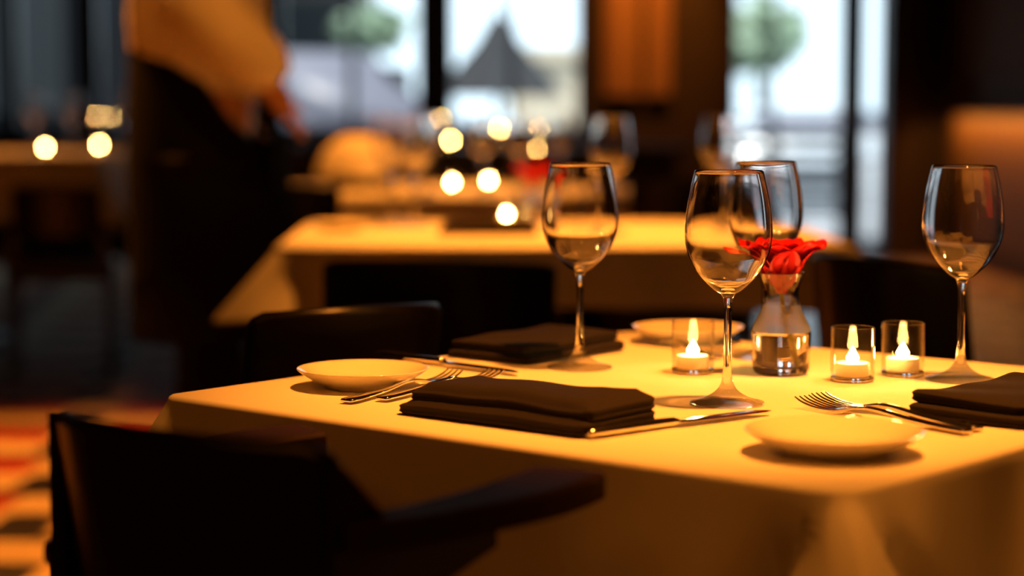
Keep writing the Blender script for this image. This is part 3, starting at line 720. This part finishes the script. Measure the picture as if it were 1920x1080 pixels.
# ---------------------------------------------------------------- waiter
def skin(name, nodes, edges, m, parent, sub=2):
    me = bpy.data.meshes.new(name); names = list(nodes); idx = {n: i for i, n in enumerate(names)}
    me.from_pydata([nodes[n][0] for n in names], [(idx[a_], idx[b_]) for a_, b_ in edges], [])
    o = link(name, me, m, parent)
    md = o.modifiers.new('skin', 'SKIN'); md.use_smooth_shade = True
    ls = me.skin_vertices[0].data
    for n in names:
        r = nodes[n][1]; r = r if isinstance(r, tuple) else (r, r); ls[idx[n]].radius = r
    ls[0].use_root = True
    sb = o.modifiers.new('smooth', 'SUBSURF'); sb.levels = sub; sb.render_levels = sub
    return o
PX, PY = D(384, 0, 5.4).x, 5.4
wt = thing('person', (PX, PY, 0), 0, 'waiter in a white shirt and black apron standing beside the second table', 'person')
wt.scale = (1.22, 1.15, 1)
body = {
 'pelvis': ((0, 0, .95), (.13, .11)), 'waist': ((-.005, -.01, 1.10), (.12, .10)), 'chest': ((-.03, -.02, 1.33), (.145, .115)), 'neck': ((.0, -.03, 1.52), .055), 'neck2': ((.03, -.03, 1.60), .05),
 'head': ((.06, -.03, 1.70), (.085, .095)), 'crown': ((.06, -.03, 1.79), (.07, .08)),
 'shl': ((-.03, -.19, 1.43), .065), 'ell': ((.06, -.25, 1.24), .045), 'wrl': ((.165, -.20, 1.085), .03), 'pal': ((.18, -.19, 1.04), (.036, .018)),
 'shr': ((-.03, .15, 1.43), .065), 'elr': ((-.05, .22, 1.17), .045), 'wrr': ((.06, .20, .98), .03), 'par': ((.10, .19, .93), (.036, .018)),
 'hil': ((0, -.09, .90), .09), 'knl': ((.02, -.10, .50), .06), 'anl': ((0, -.10, .09), .04), 'tol': ((.15, -.11, .04), .035),
 'hir': ((0, .09, .90), .09), 'knr': ((.0, .10, .50), .06), 'anr': ((-.04, .10, .09), .04), 'tor': ((.11, .11, .04), .035)}
ed = [('pelvis', 'waist'), ('waist', 'chest'), ('chest', 'neck'), ('neck', 'neck2'), ('neck2', 'head'), ('head', 'crown'), ('chest', 'shl'), ('shl', 'ell'), ('ell', 'wrl'), ('wrl', 'pal'),
      ('chest', 'shr'), ('shr', 'elr'), ('elr', 'wrr'), ('wrr', 'par'), ('pelvis', 'hil'), ('hil', 'knl'), ('knl', 'anl'), ('anl', 'tol'), ('pelvis', 'hir'), ('hir', 'knr'), ('knr', 'anr'), ('anr', 'tor')]
for s, b in (('l', body['pal'][0]), ('r', body['par'][0])):
    for k, (dy, ln) in enumerate(((-.026, .055), (-.009, .066), (.009, .070), (.025, .060))):
        q0 = (b[0]+.02, b[1]+dy, b[2]-.028); q1 = (q0[0]+ln*.35, q0[1], q0[2]-ln*.42); q2 = (q1[0]+ln*.1, q1[1], q1[2]-ln*.45)
        body['f%s%da' % (s, k)] = (q0, .0095); body['f%s%db' % (s, k)] = (q1, .0085); body['f%s%dc' % (s, k)] = (q2, .0075)
        ed += [('pa'+s, 'f%s%da' % (s, k)), ('f%s%da' % (s, k), 'f%s%db' % (s, k)), ('f%s%db' % (s, k), 'f%s%dc' % (s, k))]
    body['t%s' % s] = ((b[0]+.03, b[1]-.035, b[2]+.002), .0105); body['u%s' % s] = ((b[0]+.055, b[1]-.045, b[2]-.02), .009)
    ed += [('pa'+s, 't'+s), ('t'+s, 'u'+s)]
skin('body', body, ed, M['skin'], wt)
# face
fb = bmesh.new(); lathe_into(fb, [(0, -.012), (.012, 0), (0, .03)], 12, (.150, -.03, 1.695)); obj('nose', fb, M['skin'], wt)
for s in (-1, 1):
    e = bmesh.new(); bmesh.ops.create_uvsphere(e, u_segments=12, v_segments=8, radius=.011); bmesh.ops.translate(e, verts=e.verts, vec=(.138, -.03+s*.032, 1.725)); obj('eye', e, M['eye'], wt)
    e = bmesh.new(); bmesh.ops.create_uvsphere(e, u_segments=12, v_segments=8, radius=.03); bmesh.ops.scale(e, verts=e.verts, vec=(.6, .35, 1)); bmesh.ops.translate(e, verts=e.verts, vec=(.055, -.03+s*.09, 1.70)); obj('ear', e, M['skin'], wt)
e = bbox((.142, -.05, 1.652), (.152, -.01, 1.660), .003); obj('mouth', e, mat('lips', (.4, .12, .1), .5), wt)
e = bmesh.new(); bmesh.ops.create_uvsphere(e, u_segments=24, v_segments=16, radius=.112); bmesh.ops.delete(e, geom=[v_ for v_ in e.verts if v_.co.z < -.0 and v_.co.x > -.01 or v_.co.z < -.07], context='VERTS'); bmesh.ops.translate(e, verts=e.verts, vec=(.045, -.03, 1.755)); obj('hair', e, M['hair'], wt)
sh = {'p': ((.0, 0, 1.02), (.165, .155)), 'w': ((-.005, -.01, 1.15), (.165, .15)), 'c': ((-.03, -.02, 1.33), (.18, .15)), 'n': ((0, -.03, 1.49), .08),
      'sl': ((-.02, -.19, 1.44), .095), 'ml': ((.03, -.23, 1.30), .085), 'el': ((.06, -.25, 1.24), .085), 'fl': ((.13, -.225, 1.165), .085), 'wl': ((.18, -.20, 1.085), .062),
      'sr': ((-.03, .15, 1.43), .09), 'er': ((-.05, .22, 1.17), .07), 'wr': ((.05, .20, 1.0), .048)}
skin('shirt', sh, [('p', 'w'), ('w', 'c'), ('c', 'n'), ('c', 'sl'), ('sl', 'ml'), ('ml', 'el'), ('el', 'fl'), ('fl', 'wl'), ('c', 'sr'), ('sr', 'er'), ('er', 'wr')], M['shirt'], wt)
tr = {'p': ((0, 0, .96), (.155, .14)), 'hl': ((0, -.09, .86), .115), 'kl': ((.02, -.10, .50), .085), 'al': ((0, -.10, .10), .065), 'hr': ((0, .09, .86), .115), 'kr': ((0, .10, .5), .085), 'ar': ((-.04, .10, .10), .065)}
skin('trousers', tr, [('p', 'hl'), ('hl', 'kl'), ('kl', 'al'), ('p', 'hr'), ('hr', 'kr'), ('kr', 'ar')], M['apron'], wt)
rings = []
for z, rx, ry, cx in ((1.13, .14, .15, .0), (1.05, .172, .172, .0), (.95, .178, .182, .0), (.80, .18, .20, .0), (.6, .185, .205, .01), (.42, .19, .21, .01)):
    rings.append([(cx+rx*math.cos(2*PI*k/40)*(1+.03*math.sin(7*2*PI*k/40)), ry*math.sin(2*PI*k/40), z+(.24 if z > 1.1 else .16)*-math.cos(2*PI*k/40)*(z > 1)) for k in range(40)])
ap = obj('apron', rings_mesh(rings, False, False), M['apron'], wt); so = ap.modifiers.new('t', 'SOLIDIFY'); so.thickness = .003
for nm, q in (('l', (.07, -.10)), ('r', (.03, .10))):
    obj('shoe', bbox((q[0]-.13, q[1]-.05, 0), (q[0]+.14, q[1]+.05, .085), .03, 3), M['chair'], wt)

# light refracted by the glasses onto the cloths
for o in bpy.data.objects:
    if o.type == 'MESH' and o.data.materials:
        if o.data.materials[0] in (M['glass'], vg): o.cycles.is_caustics_caster = True
        if o.name.startswith('tablecloth'): o.cycles.is_caustics_receiver = True
